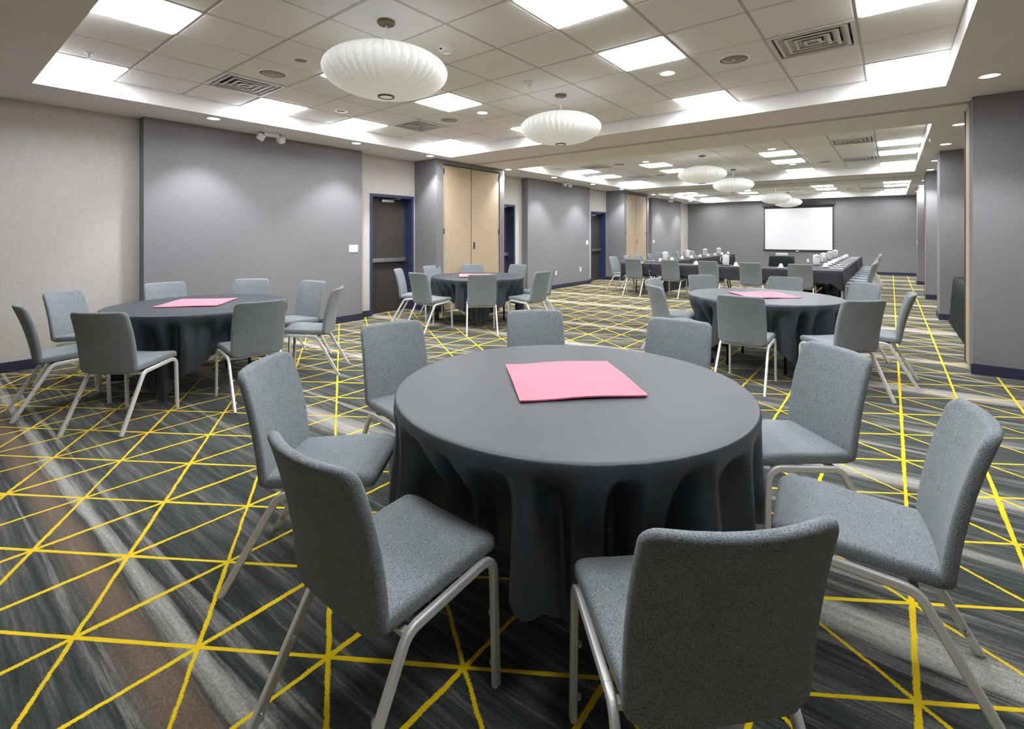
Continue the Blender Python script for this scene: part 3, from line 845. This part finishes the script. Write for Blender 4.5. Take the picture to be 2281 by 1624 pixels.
RX0, RX1 = -1.46, -.72
ORD = ['first', 'second', 'third', 'fourth', 'fifth', 'sixth', 'seventh', 'eighth', 'ninth']
HEM = .50
long_table(LX0, LX1, YF0, YF1, 'square corner table of the conference tables on the doors side', 'conference corner tables')
long_cloth(LX0, LX1-.001, YF0, YF1-.001, HEM, 'black cloth over the conference corner table on the doors side', grp='conference corner cloths', flush=('E', 'N'))
long_table(RX0, RX1, YF0, YF1, 'square corner table of the conference tables on the columns side', 'conference corner tables')
long_cloth(RX0+.001, RX1, YF0, YF1-.001, HEM, 'black cloth over the conference corner table on the columns side', grp='conference corner cloths', flush=('W', 'N'))
fr = [LX1, (LX1+RX0)/2, RX0]
for a, b, nm in zip(fr, fr[1:], ('doors', 'columns')):
    long_table(a, b, YF0, YF1, f'long folding table on the {nm} half of the conference front row', 'tables of the conference front row')
    long_cloth(a+.001, b-.001, YF0, YF1, HEM, f'black cloth over the {nm} half of the conference front row', grp='cloths of the conference front row', flush=('E', 'W'), tight=('N',))
for side_, (xa, xb) in (('doors', (LX0, LX1)), ('columns', (RX0, RX1))):
    n = 4; L = (18.72-YF1)/n
    sl = f'{side_}-side conference arm'
    for i in range(n):
        a = YF1+L*i
        long_table(xa, xb, a, a+L, f'{ORD[i]} long folding table from the front row in the {sl}', f'tables of the {sl}')
        tf = ('E',) if side_ == 'doors' else ('W',); fs = ('S',)
        if i == n-1: tf += ('N',)
        else: fs += ('N',)
        long_cloth(xa, xb, a+(.005 if i == 0 else .001), a+L-.001, HEM, f'{ORD[i]} black cloth from the front row on the {sl}', grp=f'cloths of the {sl}', to_floor=tf, flush=fs)
for i, x in enumerate((-4.82, -3.94, -3.10, -2.26, -1.38)):
    chair(x, 10.70+random.uniform(-.02, .02), PI/2+random.uniform(-.05, .05), f'{ORD[i]} grey chair from the doors side at the conference front row', 'chairs of the conference front row')
for i in range(9):
    chair(-5.72+random.uniform(-.02, .02), 11.50+.80*i, random.uniform(-.05, .05), f'{ORD[i]} grey chair from the front row along the doors-side conference arm', 'chairs of the doors-side conference arm')
for i in range(9):
    chair(-.255+random.uniform(-.02, .02), 11.85+.80*i, PI+random.uniform(-.05, .05), f'{ORD[i]} grey chair from the front row along the columns-side conference arm', 'chairs of the columns-side conference arm')

# crockery and paper
cp = None
def cup(x, y, lab, grp):
    global cp
    if cp is None:
        cp = empty('cup_and_saucer', (x, y, TZ)); o = cp
        mesh('saucer', lathe([(0, .001), (.045, .001), (.078, .012), (.080, .015), (.045, .006), (0, .006)], 24), 'china', cp, smooth=True)
        mesh('cup', lathe([(.044, .008), (.046, .012), (.040, .05), (.028, .082), (.020, .088), (.020, .096), (0, .096)], 24), 'china', cp, smooth=True)
        mesh('cup_handle', sweep([(.040, 0, .03), (.062, 0, .036), (.066, 0, .058), (.032, 0, .072)], ellipse(.004, .004, 6), up=Vector((0, 1, 0))), 'china', cp, smooth=True)
    else: o = dup(cp, (x, y, TZ), random.uniform(0, 6))
    tag(o, lab, 'cup', grp)
pt = None
def pitcher(x, y, lab, grp):
    global pt
    if pt is None:
        pt = empty('water_pitcher', (x, y, TZ)); o = pt
        mesh('tray', lathe([(0, .001), (.10, .001), (.115, .006), (.115, .010), (.10, .005), (0, .005)], 28), 'black_metal', pt, smooth=True)
        mesh('body', lathe([(0, .006), (.058, .006), (.062, .012), (.070, .12), (.074, .205), (.076, .215), (.071, .215), (.066, .19), (0, .185)], 28, mod=lambda th, k: 1+(.16*max(0, math.cos(th))**12 if k in (5, 6) else 0)), 'china', pt, smooth=True)
        mesh('lid', lathe([(.068, .214), (.062, .226), (.02, .232), (.016, .244), (0, .246)], 24), 'china', pt, smooth=True)
        mesh('handle', sweep([(-.066, 0, .19), (-.108, 0, .18), (-.115, 0, .10), (-.064, 0, .05)], ellipse(.008, .006, 6), up=Vector((0, 1, 0))), 'china', pt, smooth=True)
    else: o = dup(pt, (x, y, TZ), random.uniform(0, 6))
    tag(o, lab, 'pitcher', grp)
pd = None
def notepad(x, y, rz, lab, grp):
    global pd
    if pd is None:
        pd = empty('notepad', (x, y, TZ), rz); o = pd
        mesh('pages', bx(-.07, .07, -.105, .105, .0005, .006), 'paper', pd)
        mesh('binding', bx(-.071, .071, .092, .107, .0004, .0075), 'white_metal', pd)
        pn = mesh('pen', sweep([(.03, -.07, .011), (.04, .06, .011)], ellipse(.004, .004, 6), up=Vector((0, 0, 1))), 'black_metal', pd)
    else: o = dup(pd, (x, y, TZ), rz)
    tag(o, lab, 'notepad', grp)
for i, x in enumerate((-4.25, -3.52, -2.68, -1.82)):
    cup(x+.05, YF0+.24, f'{ORD[i]} upturned white cup on saucer from the doors side, conference front row', 'cups on the conference front row')
for i, x in enumerate((-4.82, -3.94, -3.10, -2.26)):
    notepad(x, YF0+.18, random.uniform(-.06, .06), f'{ORD[i]} white notepad from the doors side on the conference front row', 'notepads on the conference front row')
pitcher(-2.92, 11.45, 'white lidded water pitcher on the conference front row', None)
for i in range(9):
    y = 11.55+.80*i
    cup(LX0+.62, y+.30, f'{ORD[i]} upturned white cup on saucer from front row, doors-side conference arm', 'cups on the doors-side conference arm')
    notepad(LX0+.17, y, -PI/2+random.uniform(-.06, .06), f'{ORD[i]} white notepad from the front row on the doors-side conference arm', 'notepads on the doors-side conference arm')
    notepad(RX1-.15, y+.2, PI/2+random.uniform(-.06, .06), f'{ORD[i]} white notepad from the front row on the columns-side conference arm', 'notepads on the columns-side conference arm')
    cup(RX0+.38, y+.45 if y < 17.5 else y+.1, f'{ORD[i]} upturned white cup on saucer from front row, columns-side conference arm', 'cups on the columns-side conference arm')
for i, y in enumerate((12.75, 14.6, 16.3, 17.9)): pitcher(LX0+.40, y, f'{ORD[i]} white lidded pitcher from the front row on the doors-side conference arm', 'pitchers on the doors-side conference arm')
for i, y in enumerate((12.85, 14.35, 15.9, 17.5)): pitcher(RX0+.13, y, f'{ORD[i]} white lidded pitcher from the front row on the columns-side conference arm', 'pitchers on the columns-side conference arm')

# skirted projector table and projector
px_, py_ = -2.80, 17.75
long_table(px_-.31, px_+.31, py_-.31, py_+.31, 'small square projector table under a black pleated skirt', None)
long_cloth(px_-.31, px_+.31, py_-.31, py_+.31, .02, 'black pleated skirt around the small projector table', 'skirt', to_floor=('S', 'E', 'N', 'W'), flare=.16)
pj = empty('projector', (px_, py_, TZ))
mesh('casing', bx(-.16, .16, -.13, .13, .012, .095, bevel=.012), 'china', pj)
mesh('lens', lathe([(0, .0), (.035, 0), (.038, .03), (.028, .034), (0, .026)], 20), 'black_metal', pj, loc=(.06, .128, .055)).rotation_euler = (-PI/2, 0, 0)
for sx in (-.12, .12):
    for sy in (-.09, .09): mesh('foot', lathe([(0, 0), (.012, 0), (.010, .013), (0, .013)], 8), 'black_metal', pj, loc=(sx, sy, 0))
tag(pj, 'white projector on the small skirted table before the screen', 'projector')

# buffet table in the alcove behind the first column
long_table(.80, 1.56, 8.45, 10.55, 'buffet table under black pleated skirt in the alcove between columns', None)
long_cloth(.80, 1.56, 8.45, 10.55, .02, 'black pleated skirt of the buffet table between the grey columns', 'skirt', to_floor=('S', 'E', 'N', 'W'), flare=.14)

# ------------------------------------------------------------------ projection screen, plates
sc = empty('projection_screen', (-2.90, YB, 0))
SX0, SX1, SZ0, SZ1 = -1.19, 1.19, .84, 2.52
mesh('screen_fabric', bx(SX0+.035, SX1-.035, -.052, -.048, SZ0+.02, SZ1-.01), 'screen', sc)
bm = bmesh.new(); box(bm, SX0, SX0+.036, -.054, -.046, SZ0, SZ1+.01); box(bm, SX1-.036, SX1, -.054, -.046, SZ0, SZ1+.01); box(bm, SX0, SX1, -.054, -.046, SZ1-.012, SZ1+.10)
mesh('black_border', bm, 'screen_case', sc)
mesh('case', bx(SX0-.04, SX1+.04, -.14, -.005, SZ1+.08, SZ1+.20, bevel=.01), 'screen_case', sc)
wb = mesh('weight_bar', bx(SX0-.03, SX1+.03, -.066, -.036, SZ0-.03, SZ0+.025, bevel=.006), 'screen_case', sc)
mesh('pull_handle', bx(-.05, .05, -.08, -.06, SZ0-.045, SZ0-.015, bevel=.005), 'plate', wb)
tag(sc, 'white pull-down projection screen with dark border on the grey end wall', 'screen')
def wall_plate(name, p, axis, w, h, lab, cat, sw=1, grp=None):
    """axis: direction the plate faces"""
    o = empty(name, p)
    o.rotation_euler = (0, 0, {'+x': 0, '-y': -PI/2, '-x': PI}[axis])
    mesh('cover_plate', bx(0, .007, -w/2, w/2, -h/2, h/2, bevel=.002), 'plate', o)
    for k in range(sw):
        yy_ = (k-(sw-1)/2)*.046
        if name == 'light_switch': mesh('rocker', bx(.006, .011, yy_-.016, yy_+.016, -.033, .033, bevel=.002), 'white_metal', o)
        else:
            for dz in (-.02, .02): mesh('socket', bx(.006, .009, yy_-.014, yy_+.014, dz-.013, dz+.013, bevel=.002), 'white_metal', o)
    tag(o, lab, cat, grp)
wall_plate('light_switch', (XG, 4.60, 1.205), '+x', .17, .12, 'white three-gang switch plate on the grey panel beside the first exit door', 'switch', 3)
wall_plate('light_switch', (XG, 12.42, 1.22), '+x', .12, .12, 'white switch plate on the grey panel beside the third door', 'switch', 2)
wall_plate('light_switch', (XG, 17.46, 1.20), '+x', .12, .12, 'white switch plate on the grey panel closest to the end wall', 'switch', 2)
wall_plate('light_switch', (.60, 18.28, 1.24), '-x', .12, .14, 'white switch plate on the side of the last grey column', 'switch', 1)
wall_plate('wall_outlet', (XG, 12.03, .45), '+x', .075, .12, 'white outlet low on the grey panel between second and third doors', 'outlet', 1)
wall_plate('wall_outlet', (XG, 10.74, .43), '+x', .075, .12, 'white outlet low on the grey panel behind the tan-door table chairs', 'outlet', 1)
wall_plate('wall_outlet', (-2.55, YB, .45), '-y', .075, .12, 'white outlet low on the end wall under the projection screen', 'outlet', 1)
